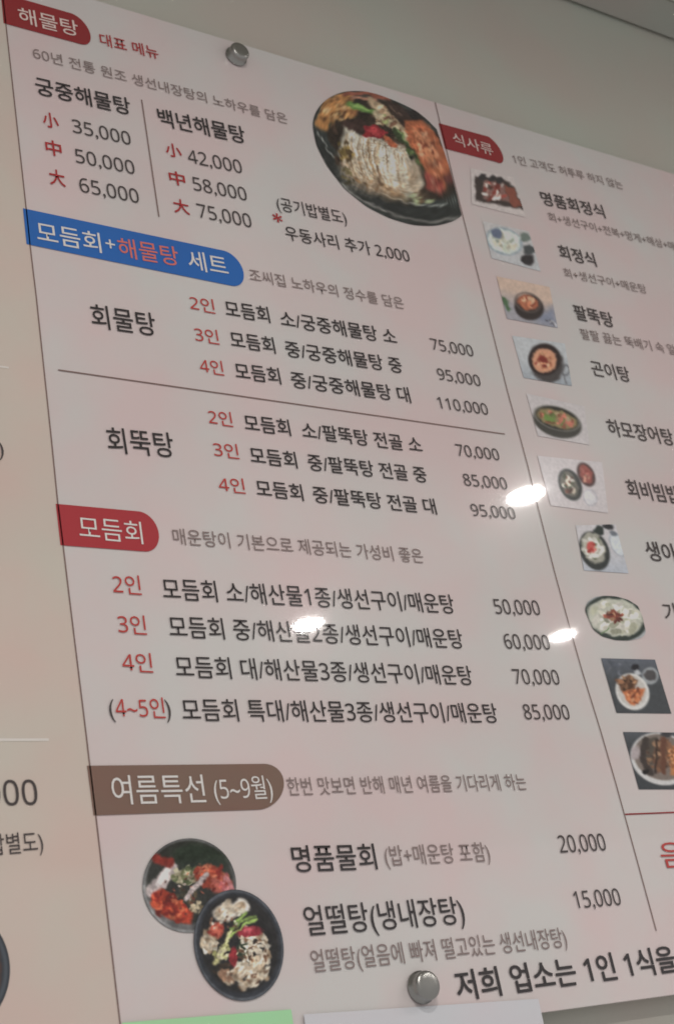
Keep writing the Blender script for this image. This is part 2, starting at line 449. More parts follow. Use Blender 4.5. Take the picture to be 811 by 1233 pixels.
def smooth_print(art, shape, quad, passes):
    """the soft dot gain of the print: neighbouring colours run together a little, and the inks are slightly dull"""
    c = art.c if quad else art.c[1:]
    c = c.reshape(shape[0], shape[1], 3)
    for _ in range(passes):
        up = np.concatenate([c[:1], c[:-1]]); dn = np.concatenate([c[1:], c[-1:]])
        c = (up + 2 * c + dn) / 4
        if quad:
            l = np.concatenate([c[:, :1], c[:, :-1]], 1); r = np.concatenate([c[:, 1:], c[:, -1:]], 1)
        else:
            l = np.roll(c, 1, 1); r = np.roll(c, -1, 1)
        c = (l + 2 * c + r) / 4
    c = c.reshape(-1, 3)
    g = c.mean(1, keepdims=True)
    c = (g + (c - g) * 0.92)
    c = c * np.clip(0.88 + 0.12 * g / 160.0, 0.88, 1.0)
    if quad: art.c = c
    else: art.c = np.concatenate([c[:shape[1]].mean(0, keepdims=True), c])

def photo(label, pts, draw, base, quad=None, step=1.0, ref=REF, seed=1, warp=1.4, off=0.0006, soften=1, corners=()):
    """a printed photograph: star-shaped outline (polar grid) or four corners (square grid)"""
    if quad:
        tl, tr, br, bl = [np.array(p, float) for p in quad]
        nu = int(max(np.linalg.norm(tr - tl), np.linalg.norm(br - bl)) / step) + 2
        nv = int(max(np.linalg.norm(bl - tl), np.linalg.norm(br - tr)) / step) + 2
        gu, gv = np.meshgrid(np.linspace(0, 1, nu), np.linspace(0, 1, nv))
        g = (tl[None] * ((1 - gu) * (1 - gv)).ravel()[:, None] + tr[None] * (gu * (1 - gv)).ravel()[:, None]
             + br[None] * (gu * gv).ravel()[:, None] + bl[None] * ((1 - gu) * gv).ravel()[:, None])
        faces = [(j * nu + i, (j + 1) * nu + i, (j + 1) * nu + i + 1, j * nu + i + 1) for j in range(nv - 1) for i in range(nu - 1)]
    else:
        P = np.array(pts, float); c = P.mean(0)
        n = 240
        ang = np.arctan2(P[:, 1] - c[1], P[:, 0] - c[0]); o = np.argsort(ang); ang = ang[o]; P = P[o]
        rad = np.hypot(P[:, 0] - c[0], P[:, 1] - c[1])
        A = np.linspace(-math.pi, math.pi, n, endpoint=False)
        # outline radius by periodic interpolation along straight chords, lightly rounded
        ax = np.concatenate([ang[-1:] - 2 * math.pi, ang, ang[:1] + 2 * math.pi])
        rr = np.concatenate([rad[-1:], rad, rad[:1]])
        R = np.empty(n)
        for i, t in enumerate(A):
            k = min(max(np.searchsorted(ax, t), 1), len(ax) - 1)
            t0, t1, r0, r1 = ax[k - 1], ax[k], rr[k - 1], rr[k]
            R[i] = r0 * r1 * math.sin(t1 - t0) / (r0 * math.sin(t - t0) + r1 * math.sin(t1 - t))
        keep = np.zeros(n)
        for qx, qy in corners:
            d = np.abs((A - math.atan2(qy - c[1], qx - c[0]) + math.pi) % (2 * math.pi) - math.pi)
            keep = np.maximum(keep, np.clip(1.6 - d / 0.09, 0, 1))
        R0 = R.copy()
        for _ in range(3): R = (np.roll(R, 2) + 2 * np.roll(R, 1) + 3 * R + 2 * np.roll(R, -1) + np.roll(R, -2)) / 9
        R = R * (1 - keep) + R0 * keep
        m = int(R.max() / step) + 2
        g = [c]; faces = []
        for j in range(1, m + 1):
            for i in range(n):
                g.append(c + np.array((math.cos(A[i]), math.sin(A[i]))) * R[i] * j / m)
        for i in range(n):
            faces.append((0, 1 + (i + 1) % n, 1 + i))
        for j in range(m - 1):
            for i in range(n):
                a0, a1 = 1 + j * n + i, 1 + j * n + (i + 1) % n
                faces.append((a0, a1, a1 + n, a0 + n))
        g = np.array(g)
    art = Art(g[:, 0], g[:, 1], base, warp=warp, seed=seed)
    draw(art)
    smooth_print(art, (nv, nu) if quad else (m, n), bool(quad), soften)
    verts = []
    for x, y in g:
        p = at(x, y); verts.append((p.x, -off, p.y))
    o = link_mesh('food_photo', verts, faces, M_photo, board)
    if o.data.polygons[len(faces) // 2].normal.y > 0: o.data.flip_normals()
    at_ = o.data.color_attributes.new('paint', 'FLOAT_COLOR', 'POINT')
    col = np.ones((len(verts), 4)); col[:, :3] = ink(art.c, ref)
    at_.data.foreach_set('color', col.ravel().astype(np.float32))
    o['label'] = label
    return o

def ellipse_pts(cx, cy, rx, ry, ang=0, n=72):
    a = math.radians(ang)
    return [(cx + rx * math.cos(t) * math.cos(a) - ry * math.sin(t) * math.sin(a), cy + rx * math.cos(t) * math.sin(a) + ry * math.sin(t) * math.cos(a)) for t in [2 * math.pi * k / n for k in range(n)]]

DARKREF = (165, 152, 150)
def hot_pot(p):
    p.ell(470, 186, 103, 76, 32, (52, 56, 54), 4, exact=True)
    # outer rim, darker wall, pale lip
    p.poly([(370, 160), (385, 195), (420, 235), (470, 262), (520, 272), (560, 266), (560, 245), (520, 250), (470, 238), (425, 210), (395, 178), (384, 152)], (44, 46, 45), 3)
    p.seg([(380, 182), (400, 212), (432, 240), (472, 259), (515, 268), (556, 262)], 3.5, (112, 108, 104), 2, 0.8)
    p.seg([(383, 160), (397, 185), (422, 211), (455, 232), (495, 247), (530, 248), (552, 241)], 1.6, (158, 158, 152), 1.2, 0.9)
    # dark broth
    p.poly([(388, 150), (398, 176), (424, 204), (456, 226), (494, 240), (530, 241), (549, 232), (545, 200), (528, 170), (500, 142), (470, 124), (430, 116), (400, 124)], (50, 40, 34), 3)
    p.scatter(460, 180, 78, 50, 32, 70, (2.0, 4.5), [(70, 52, 42), (96, 66, 48), (44, 40, 36), (120, 84, 58), (60, 62, 48)])
    # squid and mushrooms, upper left
    for q in [(392, 140, 13, 9, -30), (400, 126, 14, 9, -20), (414, 119, 12, 7, 0), (386, 150, 9, 6, 30), (412, 132, 9, 6, 20)]:
        p.ell(*q, (176, 120, 70), 2.5)
    p.ell(420, 134, 10, 8, 30, (150, 98, 62), 3)
    p.scatter(406, 133, 22, 15, -10, 70, (1.0, 2.6), [(186, 142, 92), (206, 166, 118), (130, 84, 50), (90, 58, 38), (168, 120, 74)])
    # crust along the top
    p.seg([(414, 114), (440, 112), (468, 121)], 5, (140, 78, 62), 2)
    p.seg([(424, 118), (452, 120)], 4, (160, 112, 92), 2)
    p.seg([(420, 126), (436, 131), (450, 136)], 7, (92, 122, 62), 2.2)
    p.seg([(424, 126), (444, 133)], 2.2, (132, 158, 88), 1.4)
    # cabbage, sprouts
    p.seg([(446, 122), (468, 142), (488, 160)], 9, (166, 140, 112), 2.5)
    p.seg([(452, 138), (474, 152), (492, 172)], 8, (176, 158, 128), 2.5)
    p.scatter(470, 146, 22, 14, 40, 34, (1.2, 2.6), [(190, 170, 140), (150, 118, 92), (120, 84, 66), (138, 140, 92)])
    # mussels
    p.poly([(464, 121), (478, 124), (494, 136), (496, 148), (486, 154), (474, 142)], (58, 44, 40), 2)
    p.poly([(484, 132), (500, 133), (512, 144), (500, 148)], (44, 38, 38), 2)
    p.seg([(468, 128), (482, 140)], 2, (110, 86, 74), 1.5, 0.8)
    p.poly([(410, 146), (430, 142), (442, 150), (436, 160), (416, 158)], (62, 44, 40), 2)
    # broad white enoki and fish
    p.poly([(414, 152), (432, 162), (452, 166), (470, 170), (488, 180), (502, 198), (510, 222), (500, 236), (480, 236), (458, 222), (430, 218), (416, 204), (406, 186)], (178, 168, 152), 4)
    p.poly([(420, 160), (446, 168), (466, 174), (486, 186), (500, 208), (484, 214), (448, 200), (420, 186)], (208, 198, 184), 4)
    p.ell(436, 206, 30, 16, 35, (158, 130, 100), 14, 0.75)
    p.ell(470, 226, 34, 13, 18, (150, 118, 88), 12, 0.8)
    p.ell(492, 214, 16, 18, 20, (172, 148, 124), 12, 0.7)
    p.stripes(458, 200, 54, 42, 100, 3.6, (132, 100, 76), 0.45)
    p.stripes(450, 205, 50, 36, 25, 5.2, (210, 202, 190), 0.35)
    for k in range(64):
        a0 = k / 63.0; ox, oy = p.rng.uniform(-5, 5), p.rng.uniform(-4, 4)
        x0, y0 = 416 + 70 * a0 + ox, 160 + 27 * a0 + oy
        x1, y1 = 424 + 70 * a0 + ox, 204 + 28 * a0 + p.rng.uniform(-6, 8)
        cc = p.rng.choice([(222, 212, 196), (206, 194, 176), (180, 154, 124), (150, 118, 88), (214, 204, 190)])
        p.seg([(x0, y0), (x0 * .5 + x1 * .5 - 3 + ox * .4, (y0 + y1) / 2), (x1, y1)], p.rng.uniform(1.0, 1.9), cc, 0.9, 0.8)
    p.scatter(456, 226, 34, 5, 22, 22, (0.8, 1.6), [(150, 116, 82), (120, 90, 64), (104, 78, 56)])
    p.seg([(454, 200), (458, 222)], 3, (108, 80, 60), 2, 0.8)
    p.scatter(412, 186, 12, 16, 20, 16, (1.5, 3), [(132, 108, 62), (90, 70, 46), (60, 46, 38)])
    # red chilli and carrot
    p.poly([(438, 152), (452, 150), (466, 160), (458, 168), (440, 166)], (132, 38, 44), 2)
    p.ell(450, 159, 8, 5, 20, (168, 56, 60), 2)
    p.ell(440, 163, 4, 3, 0, (150, 40, 44), 1.5)
    p.seg([(464, 166), (474, 176)], 6, (176, 92, 62), 2)
    # green stems
    p.seg([(474, 158), (494, 180), (512, 204), (522, 218)], 7, (52, 62, 40), 2.4)
    p.seg([(478, 158), (500, 182)], 2.5, (112, 128, 82), 1.5)
    p.scatter(498, 186, 18, 7, 50, 20, (1.2, 2.4), [(62, 76, 44), (34, 36, 30), (100, 116, 70)])
    # prawns, right
    p.poly([(486, 146), (506, 144), (526, 162), (538, 184), (541, 205), (534, 230), (518, 218), (503, 192), (490, 170)], (164, 90, 60), 3)
    p.poly([(496, 154), (516, 164), (530, 188), (533, 208), (516, 198), (502, 176)], (192, 120, 84), 3)
    p.scatter(516, 186, 13, 32, -22, 60, (1.0, 2.4), [(196, 124, 90), (140, 70, 50), (170, 98, 68), (120, 58, 42), (208, 150, 116)])
    p.seg([(524, 160), (545, 192)], 3, (54, 36, 32), 2)
    p.poly([(510, 206), (524, 214), (534, 226), (528, 234), (514, 228)], (158, 72, 62), 2.5)
    p.scatter(524, 222, 9, 8, 0, 16, (1.0, 2.2), [(176, 88, 72), (120, 50, 44), (190, 120, 100)])
    p.ell(540, 216, 7, 6, 0, (96, 52, 48), 2.5)
    # broth edge bits
    p.scatter(506, 240, 18, 5, 10, 22, (1.0, 2.4), [(170, 160, 140), (120, 104, 84), (88, 66, 48), (150, 158, 120)])
    p.scatter(420, 212, 12, 8, 40, 12, (1.0, 2.0), [(70, 62, 44), (110, 96, 66)])
    p.grain(0.5, 0.16); p.grain(0.13, 0.16, 61)
photo('round dark pot of seafood stew with white mushrooms and red prawns', [(375.5, 150.5), (378.5, 137), (387, 124.8), (398, 116.5), (411.5, 111.2), (425, 109.8), (438.7, 110.4), (454, 114), (468.5, 119.3), (485, 126.2), (501, 134.3), (513, 144), (525.0, 156), (541, 205), (555.2, 260.4), (544.5, 267.2), (523, 272.6), (495.6, 271.3), (468.5, 263.1), (441.4, 249.6), (414.3, 227.9), (392.6, 199.4), (380.3, 175)],
      hot_pot, (48, 46, 44), step=0.8, ref=(182, 168, 165), seed=11, warp=1.7, soften=1, corners=((525, 156), (555.2, 260.4)))

def raw_bowl(p):
    p.ell(228, 1066, 60, 60, 0, (96, 94, 94), 4, exact=True)
    p.ell(228, 1062, 53, 50, 20, (50, 50, 46), 5, exact=True)
    p.ell(240, 1035, 34, 18, 12, (44, 52, 42), 6)
    p.ring(228, 1066, 55, 56, 0, 2.6, (150, 148, 148), 0.7, 60, 180)
    p.ring(228, 1066, 54, 55, 0, 2.0, (128, 126, 126), 0.5, -180, -60)
    p.seg([(206, 1046), (194, 1062), (182, 1074)], 15, (176, 160, 158), 3)
    p.seg([(204, 1044), (190, 1066)], 5, (208, 196, 194), 2)
    p.seg([(188, 1034), (204, 1040)], 11, (132, 48, 40), 3)
    p.ell(222, 1056, 14, 9, 0, (150, 140, 112), 3)
    p.scatter(222, 1054, 14, 10, 0, 26, (1.4, 3), [(184, 174, 148), (110, 112, 76), (150, 134, 106), (84, 92, 60)])
    p.ell(252, 1056, 19, 14, 20, (150, 58, 40), 3.5)
    p.ell(266, 1066, 14, 12, 30, (170, 84, 72), 3)
    p.scatter(254, 1056, 20, 14, 20, 40, (1.4, 3.2), [(182, 78, 54), (130, 40, 32), (196, 110, 80), (160, 62, 44)])
    p.scatter(272, 1064, 8, 12, 0, 12, (1.5, 3), [(188, 118, 120), (170, 84, 88)])
    p.scatter(224, 1078, 12, 10, 0, 22, (1.4, 2.8), [(70, 64, 52), (100, 84, 62), (52, 50, 44)])
    p.seg([(248, 1054), (234, 1068), (224, 1082)], 6.5, (168, 152, 150), 2)
    p.poly([(182, 1076), (196, 1070), (214, 1084), (232, 1100), (228, 1112), (204, 1108), (188, 1096)], (168, 58, 38), 3)
    p.scatter(204, 1092, 22, 13, 35, 50, (1.6, 3.6), [(192, 76, 48), (150, 44, 32), (206, 104, 70), (120, 34, 28)])
    p.scatter(236, 1094, 9, 8, 0, 16, (1.4, 2.8), [(190, 172, 142), (140, 122, 92)])
    p.scatter(228, 1072, 40, 34, 0, 40, (0.7, 1.6), [(204, 180, 170), (90, 44, 36), (60, 56, 48), (196, 104, 80)], op=0.7)
    p.grain(0.5, 0.14); p.grain(0.12, 0.16, 61)
photo('steel bowl of red raw fish salad', ellipse_pts(227.6, 1066.5, 56.3, 57.0, 20), raw_bowl, (90, 88, 88), step=0.8, ref=(190, 177, 174), seed=21, warp=1.6, soften=1)

def cold_bowl(p):
    p.ell(287, 1139, 62, 72, 0, (48, 50, 56), 4, exact=True)
    p.ring(287, 1138.5, 52, 65.5, -12, 2.2, (104, 106, 112), 0.7)
    p.ell(287, 1137, 47, 59, -12, (40, 38, 38), 4, exact=True)
    p.scatter(284, 1142, 36, 48, -12, 60, (1.6, 3.6), [(66, 52, 42), (84, 62, 48), (46, 42, 38), (110, 84, 64)])
    W = [(196, 180, 160), (176, 156, 134), (208, 196, 178), (150, 126, 102)]
    p.ell(272, 1098, 16, 11, -10, (190, 178, 166), 3); p.ell(290, 1092, 10, 9, 0, (196, 186, 176), 3)
    p.scatter(276, 1096, 18, 10, 0, 34, (1.6, 3.4), W)
    p.ell(250, 1136, 10, 11, 0, (190, 168, 142), 3)
    p.scatter(252, 1134, 10, 13, 0, 24, (1.4, 3.2), W)
    p.ell(261, 1120, 8, 9, 0, (168, 74, 58), 3)
    p.scatter(260, 1122, 8, 9, 0, 18, (1.2, 2.6), [(186, 90, 72), (140, 50, 42), (196, 140, 112)])
    p.scatter(308, 1144, 15, 28, -15, 60, (1.8, 4.0), W)
    p.scatter(300, 1172, 20, 16, 0, 56, (1.8, 4.2), W)
    p.scatter(278, 1176, 14, 9, 0, 22, (1.8, 3.4), W + [(150, 112, 88)])
    p.seg([(276, 1126), (266, 1146), (258, 1160)], 6, (176, 168, 118), 2.5)
    p.seg([(278, 1122), (264, 1152)], 3, (196, 196, 140), 1.6)
    p.scatter(266, 1148, 8, 14, 25, 18, (1.2, 2.4), [(180, 176, 120), (140, 136, 86), (196, 184, 150)])
    p.ell(291, 1142, 6, 11, 10, (46, 58, 44), 2.4)
    p.seg([(278, 1120), (290, 1110), (306, 1104)], 3.2, (116, 138, 70), 2)
    p.seg([(278, 1128), (296, 1112), (308, 1108)], 3, (150, 176, 90), 1.6)
    p.seg([(282, 1112), (296, 1100)], 3, (134, 160, 80), 1.6)
    p.ell(300, 1122, 15, 6.5, -10, (138, 38, 50), 2.4)
    p.ell(298, 1120, 8, 2.5, -10, (176, 76, 84), 1.6)
    p.ell(280, 1152, 5, 12, 8, (140, 40, 46), 2.2)
    p.scatter(304, 1154, 18, 30, -10, 46, (0.7, 1.3), [(214, 196, 172), (196, 170, 142), (222, 208, 190)], (2, 4.5)); p.scatter(304, 1156, 20, 30, -10, 34, (0.8, 1.8), [(120, 84, 62), (96, 66, 50), (150, 108, 80), (214, 202, 186)]); p.scatter(268, 1108, 18, 16, 0, 22, (0.8, 1.6), [(136, 92, 68), (92, 66, 52), (210, 198, 180)])
    p.grain(0.5, 0.15); p.grain(0.12, 0.13, 61)
photo('dark oval bowl of fish and vegetables with a green garnish', ellipse_pts(286.6, 1138.5, 53.4, 67.6, -12), cold_bowl, (48, 50, 56), step=0.8, ref=(188, 175, 172), seed=31, warp=1.6, off=0.0010, soften=1)

R2 = (166, 153, 151)
def platter(p):
    p.poly([(571, 212), (600, 214), (617, 224), (630, 254), (572, 242)], (58, 48, 46), 2.5)
    p.poly([(580, 216), (604, 220), (614, 244), (582, 240)], (120, 86, 80), 3)
    p.scatter(594, 230, 14, 10, 15, 36, (1.2, 2.8), [(186, 170, 164), (150, 66, 58), (110, 50, 44), (190, 150, 140), (80, 60, 54)])
    p.poly([(606, 224), (617, 226), (627, 250), (616, 250)], (122, 66, 54), 2)
    for c in ((580.4, 213.5), (591.6, 215), (600.5, 218)): p.ell(*c, 4.6, 4.2, 0, (48, 44, 46), 1.6)
    p.grain(0.5, 0.05)
photo('black platter of assorted raw fish', None, platter, (170, 157, 155), quad=[(566, 203), (617, 214), (632, 262), (567, 246)], ref=R2, seed=41)
def plate_set(p):
    p.mix(0.5 * np.clip((p.y0 - 285) / 40, 0, 1), (150, 154, 160))
    p.ell(606, 291, 23, 16, 20, (126, 134, 142), 2, exact=True)
    p.ell(606, 290.5, 20, 14, 20, (176, 178, 172), 2.4)
    p.scatter(606, 291, 14, 9, 20, 26, (1.5, 3), [(190, 186, 172), (150, 152, 140), (170, 160, 144)])
    p.ell(597, 281, 7, 5, 20, (86, 92, 112), 2.5)
    p.ell(630.6, 286.5, 6, 5, 20, (96, 104, 98), 2); p.ell(636, 301.4, 7, 5, 20, (66, 68, 70), 2); p.ell(633.7, 312.9, 9, 6.5, 15, (48, 44, 46), 2)
    p.grain(0.5, 0.05)
photo('white plate of raw fish with three small dark dishes', None, plate_set, (162, 155, 155), quad=[(580, 266.4), (635.8, 279), (650, 327), (591, 311)], ref=R2, seed=42)
def stone_bowl(p):
    p.mix(np.clip((p.y0 - 360 - (p.x0 - 630) * .3) / 22 + .3, 0, 1), (134, 128, 134))
    p.poly([(640, 380), (668, 366), (672, 398), (650, 392)], (112, 114, 130), 8, 0.7)
    p.ell(636, 370.5, 18, 15, 20, (50, 42, 42), 2.2, exact=True)
    p.ell(634.5, 364.5, 13.5, 9, 20, (150, 84, 62), 2)
    p.scatter(634, 365, 9, 6, 20, 22, (1.0, 2.2), [(176, 104, 76), (120, 50, 40), (190, 150, 120)])
    p.ring(634.5, 364.5, 15.5, 11, 20, 1.6, (84, 72, 68), 0.9)
    p.seg([(605, 361), (612, 372)], 6, (70, 92, 66), 2)
    p.scatter(662, 390, 7, 3, 20, 10, (0.8, 1.6), [(80, 76, 84), (180, 176, 178)])
    p.grain(0.5, 0.05)
photo('dark stone bowl of red soup on an orange and grey cloth', None, stone_bowl, (172, 146, 132), quad=[(597, 333), (660.6, 346), (670.5, 395), (609.5, 384)], ref=R2, seed=43)
def round_soup(p):
    p.mix(np.clip((p.y0 - 430) / 40, 0, 1), (126, 130, 138))
    p.ell(657, 438, 20, 24, -25, (66, 60, 60), 4)
    p.ell(654.4, 433.4, 19.5, 19, 30, (46, 36, 36), 1.8, exact=True)
    p.ell(654.6, 434.6, 15.5, 14.5, 30, (178, 124, 98), 2)
    p.scatter(655, 436, 11, 10, 0, 26, (1.2, 2.6), [(196, 150, 122), (160, 90, 66), (186, 132, 100), (120, 48, 40)])
    p.ell(652, 433, 6, 3.5, 20, (116, 44, 38), 1.6)
    p.ring(680, 446, 4.5, 6, 0, 1.5, (84, 82, 86), 0.9); p.seg([(678, 452), (682, 461)], 2.2, (96, 94, 98), 1.3)
    p.grain(0.5, 0.05)
photo('round bowl of orange soup with a spoon beside it', None, round_soup, (156, 155, 158), quad=[(615.7, 404.6), (679, 414), (687.5, 465), (629.6, 455)], ref=R2, seed=44)
R3 = (174, 162, 160)
def eel_pot(p):
    p.ell(670, 509, 30, 17.5, 18, (60, 58, 54), 2, exact=True)
    p.ell(669.5, 504, 28, 13.5, 17, (48, 46, 42), 1.8, exact=True)
    p.ell(669.5, 504.5, 24.5, 10.5, 17, (128, 112, 78), 2)
    p.scatter(670, 505, 20, 7, 17, 44, (1.2, 2.6), [(150, 132, 92), (96, 112, 62), (168, 148, 116), (118, 72, 54), (172, 100, 84)])
    p.seg([(656, 502), (664, 506)], 5, (98, 124, 62), 2)
    p.ring(669.5, 504, 28, 13.5, 17, 1.3, (128, 124, 118), 0.7)
    p.grain(0.5, 0.05)
photo('wide oval pot of greenish brown stew', None, eel_pot, (170, 162, 163), quad=[(632.7, 474), (702.4, 489.7), (708.6, 536), (646.7, 525)], ref=R3, seed=45)
def bibimbap(p):
    p.ell(685.3, 584, 13, 20, -24, (50, 52, 52), 1.8, exact=True)
    p.ell(685, 583.5, 9.5, 15.5, -24, (96, 92, 84), 2)
    p.scatter(685, 584, 6, 11, -24, 26, (1.2, 2.6), [(206, 198, 190), (110, 60, 46), (70, 78, 60), (190, 176, 160), (80, 50, 42)])
    p.ell(704.5, 571.8, 9.6, 15.5, -28, (70, 50, 50), 1.8, exact=True)
    p.ell(704.5, 571.5, 7.2, 12, -28, (140, 72, 66), 2)
    p.scatter(704.5, 572, 4.5, 8, -28, 14, (1, 2), [(160, 92, 82), (120, 54, 50), (176, 130, 112)])
    p.ring(709.5, 599.6, 7.6, 9.6, -20, 1.3, (146, 144, 152), 0.8); p.ell(709.5, 599.6, 6.5, 8.6, -20, (184, 180, 184), 1.5)
    p.grain(0.5, 0.05)
photo('two small bowls and a white dish on pale blue', None, bibimbap, (175, 166, 168), quad=[(646, 549), (724, 557), (731, 618), (662, 609)], ref=R3, seed=46)
def monkfish(p):
    p.mix(np.clip((p.y0 - 655) / 40, 0, 1) * .8, (146, 152, 164))
    p.ell(742.6, 656, 8, 15, -28, (176, 178, 184), 2); p.ring(742.6, 656, 8, 15, -28, 1.2, (134, 136, 144), 0.7)
    p.ell(719.4, 639.5, 6, 6, 0, (44, 50, 48), 1.6); p.ell(731, 634.8, 7.5, 3.6, 12, (44, 44, 48), 1.4); p.ell(737, 643, 4, 3, 20, (100, 104, 112), 1.4)
    p.ell(714.6, 663.5, 17, 24.5, -24, (52, 54, 54), 1.8, exact=True)
    p.ell(713, 660, 13.5, 19.5, -24, (140, 136, 126), 2)
    p.scatter(713, 660, 10, 14, -24, 44, (1.6, 3.2), [(206, 200, 192), (160, 158, 142), (98, 104, 84), (194, 188, 180)])
    p.ell(710, 657, 5.5, 5, 0, (178, 74, 70), 2); p.scatter(711, 660, 6, 6, 0, 10, (1, 1.8), [(190, 96, 88), (160, 54, 50)])
    p.grain(0.5, 0.05)
photo('dark bowl of white fish with a red topping, on pale blue', None, monkfish, (172, 166, 169), quad=[(692, 633), (740, 631.5), (755.5, 690.6), (702, 687)], ref=R3, seed=47)
def white_stew(p):
    p.ell(739.5, 744.8, 39, 27.5, 10, (46, 54, 50), 1.8, exact=True)
    p.ell(739.5, 743.6, 34, 22.5, 10, (162, 160, 148), 2.2)
    p.scatter(739.5, 744, 28, 17, 10, 60, (1.8, 4), [(188, 182, 172), (172, 166, 154), (146, 144, 126), (198, 190, 182)])
    p.seg([(752, 744), (770, 745)], 1.4, (200, 200, 194), 1); p.seg([(732, 756), (724, 764)], 1.4, (96, 120, 80), 1)
    p.ell(737, 741, 9, 5, 8, (118, 56, 46), 2.4); p.scatter(738, 742, 11, 6, 8, 22, (1, 2), [(140, 72, 56), (96, 44, 38), (150, 110, 84)])
    p.grain(0.5, 0.05)
photo('wide dark pot of pale soup with a red centre', [(703, 735), (706, 725), (714, 719.4), (726, 717.6), (740, 718.3), (755, 722.5), (767, 730), (772.5, 744), (776.7, 763), (771, 768.5), (756, 771.5), (740, 771), (724, 766.5), (713, 758)], white_stew, (150, 150, 152), ref=R3, seed=48)
def grilled(p):
    p.mix(np.clip((822 - p.y0) / 30, 0, 1) * .6, (104, 108, 122))
    p.scatter(745, 808, 22, 12, 0, 30, (1, 2.4), [(84, 88, 100), (120, 122, 134), (70, 74, 82)], op=0.5)
    p.ell(781.6, 814, 10, 10.5, 0, (132, 134, 138), 1.5, exact=True); p.ell(781, 813, 7.4, 7.2, 0, (74, 70, 72), 1.6)
    p.ell(763.5, 804.5, 5, 4, 10, (36, 34, 40), 1.4); p.ell(766, 811, 4.5, 3, 0, (160, 160, 164), 1.4)
    p.ell(760.2, 833.2, 19.5, 23, -30, (184, 180, 178), 1.6, exact=True)
    p.ell(759.5, 832, 16.5, 20, -30, (168, 162, 158), 1.6, exact=True)
    p.poly([(740, 820), (756, 813), (768, 820), (762, 832), (748, 834)], (104, 72, 54), 2)
    p.poly([(748, 832), (764, 830), (775, 830), (770, 844), (762, 852), (752, 842)], (176, 100, 64), 2)
    p.scatter(754, 822, 11, 7, -10, 26, (1, 2.4), [(140, 96, 70), (80, 54, 42), (160, 120, 90), (60, 44, 38)])
    p.scatter(763, 839, 9, 8, 30, 26, (1, 2.4), [(196, 120, 80), (150, 78, 52), (206, 146, 108), (120, 64, 46)])
    p.grain(0.5, 0.05)
photo('grilled fish on a white plate against dark slate', None, grilled, (66, 68, 72), quad=[(722.5, 792.8), (787.3, 794.5), (807, 859.4), (741.2, 858.6)], ref=R3, seed=49)
def roasted(p):
    p.mix(np.clip((900 - p.y0) / 25, 0, 1) * .6, (98, 100, 108))
    p.ell(795, 914, 38, 31, 20, (176, 172, 172), 1.8, exact=True); p.ell(795, 912, 34, 27, 20, (112, 100, 94), 2, exact=True)
    p.poly([(772, 890), (790, 886), (788, 916), (778, 930), (770, 914)], (78, 70, 64), 2)
    p.poly([(788, 892), (804, 890), (802, 926), (790, 932), (784, 916)], (104, 72, 58), 2)
    p.poly([(802, 900), (824, 896), (824, 930), (806, 934)], (166, 108, 70), 2)
    p.scatter(792, 910, 18, 18, 0, 60, (1, 2.6), [(120, 84, 64), (70, 56, 50), (144, 110, 86), (90, 66, 54)])
    p.scatter(812, 914, 8, 14, 0, 24, (1, 2.4), [(190, 134, 92), (140, 86, 58)])
    p.seg([(776, 892), (772, 912), (782, 932)], 7, (62, 54, 52), 2); p.seg([(790, 890), (787, 930)], 2.5, (52, 42, 40), 1.5); p.seg([(797, 890), (798, 930)], 6, (96, 62, 50), 2)
    p.ell(776, 929, 4, 3, 0, (32, 30, 32), 1.4); p.ell(801, 884, 7, 4, 10, (60, 58, 62), 1.6)
    p.ell(764, 906, 6, 9, 10, (150, 138, 140), 2.5, 0.8)
    p.grain(0.5, 0.05)
photo('roasted fish on a round white plate against dark slate', None, roasted, (62, 64, 68), quad=[(749, 881.6), (823, 882.5), (846, 950.6), (768, 950.6)], ref=R3, seed=51)
def left_pot(p):
    p.ell(-55, 1168, 70, 80, 0, (46, 46, 46), 2, exact=True); p.ring(-55, 1168, 62, 70, 0, 2.4, (112, 112, 110), 0.8)
    p.ell(-55, 1168, 56, 62, 0, (84, 52, 40), 3); p.scatter(-55, 1168, 48, 54, 0, 60, (3, 7), [(150, 84, 56), (176, 150, 120), (100, 56, 40), (90, 100, 60)])
photo('dark rim of a stew pot at the left edge', ellipse_pts(-55, 1168, 67, 76), left_pot, (46, 46, 46), step=2.5, ref=(178, 158, 143), seed=52)

# ------------------------------------------------------------------ screws that hold the board
def screw(x, y, r, label):
    c = at(x, y)
    prof = [(r * 1.12, 0.0), (r * 1.12, 0.0012), (r * 1.0, 0.0016), (r, 0.0078), (r * 0.97, 0.0090), (r * 0.88, 0.0100), (r * 0.72, 0.0106), (r * 0.45, 0.0110), (r * 0.15, 0.0111)]
    n = 40; vs, fs = [], []
    for rr, z in prof:
        for k in range(n):
            a = 2 * math.pi * k / n
            vs.append((c.x + rr * math.cos(a), -z - 0.0012, c.y + rr * math.sin(a)))
    for j in range(len(prof) - 1):
        for k in range(n):
            fs.append((j * n + k, j * n + (k + 1) % n, (j + 1) * n + (k + 1) % n, (j + 1) * n + k))
    fs.append(tuple((len(prof) - 1) * n + k for k in range(n)))
    o = link_mesh('screw', vs, fs, M_steel, board, smooth=True)
    o['label'] = label
    # the spacer behind the board
    vs, fs = [], []
    for z in (THICK - 0.001, wall_y):
        for k in range(n):
            a = 2 * math.pi * k / n
            vs.append((c.x + r * .8 * math.cos(a), z, c.y + r * .8 * math.sin(a)))
    for k in range(n): fs.append((k, (k + 1) % n, n + (k + 1) % n, n + k))
    link_mesh('spacer', vs, fs, M_steel, o, smooth=True)
screw(283.4, 69.2, 0.0102, 'domed steel screw near the top edge')
screw(505.5, 1189.5, 0.0107, 'domed steel screw beside the bottom line of writing')

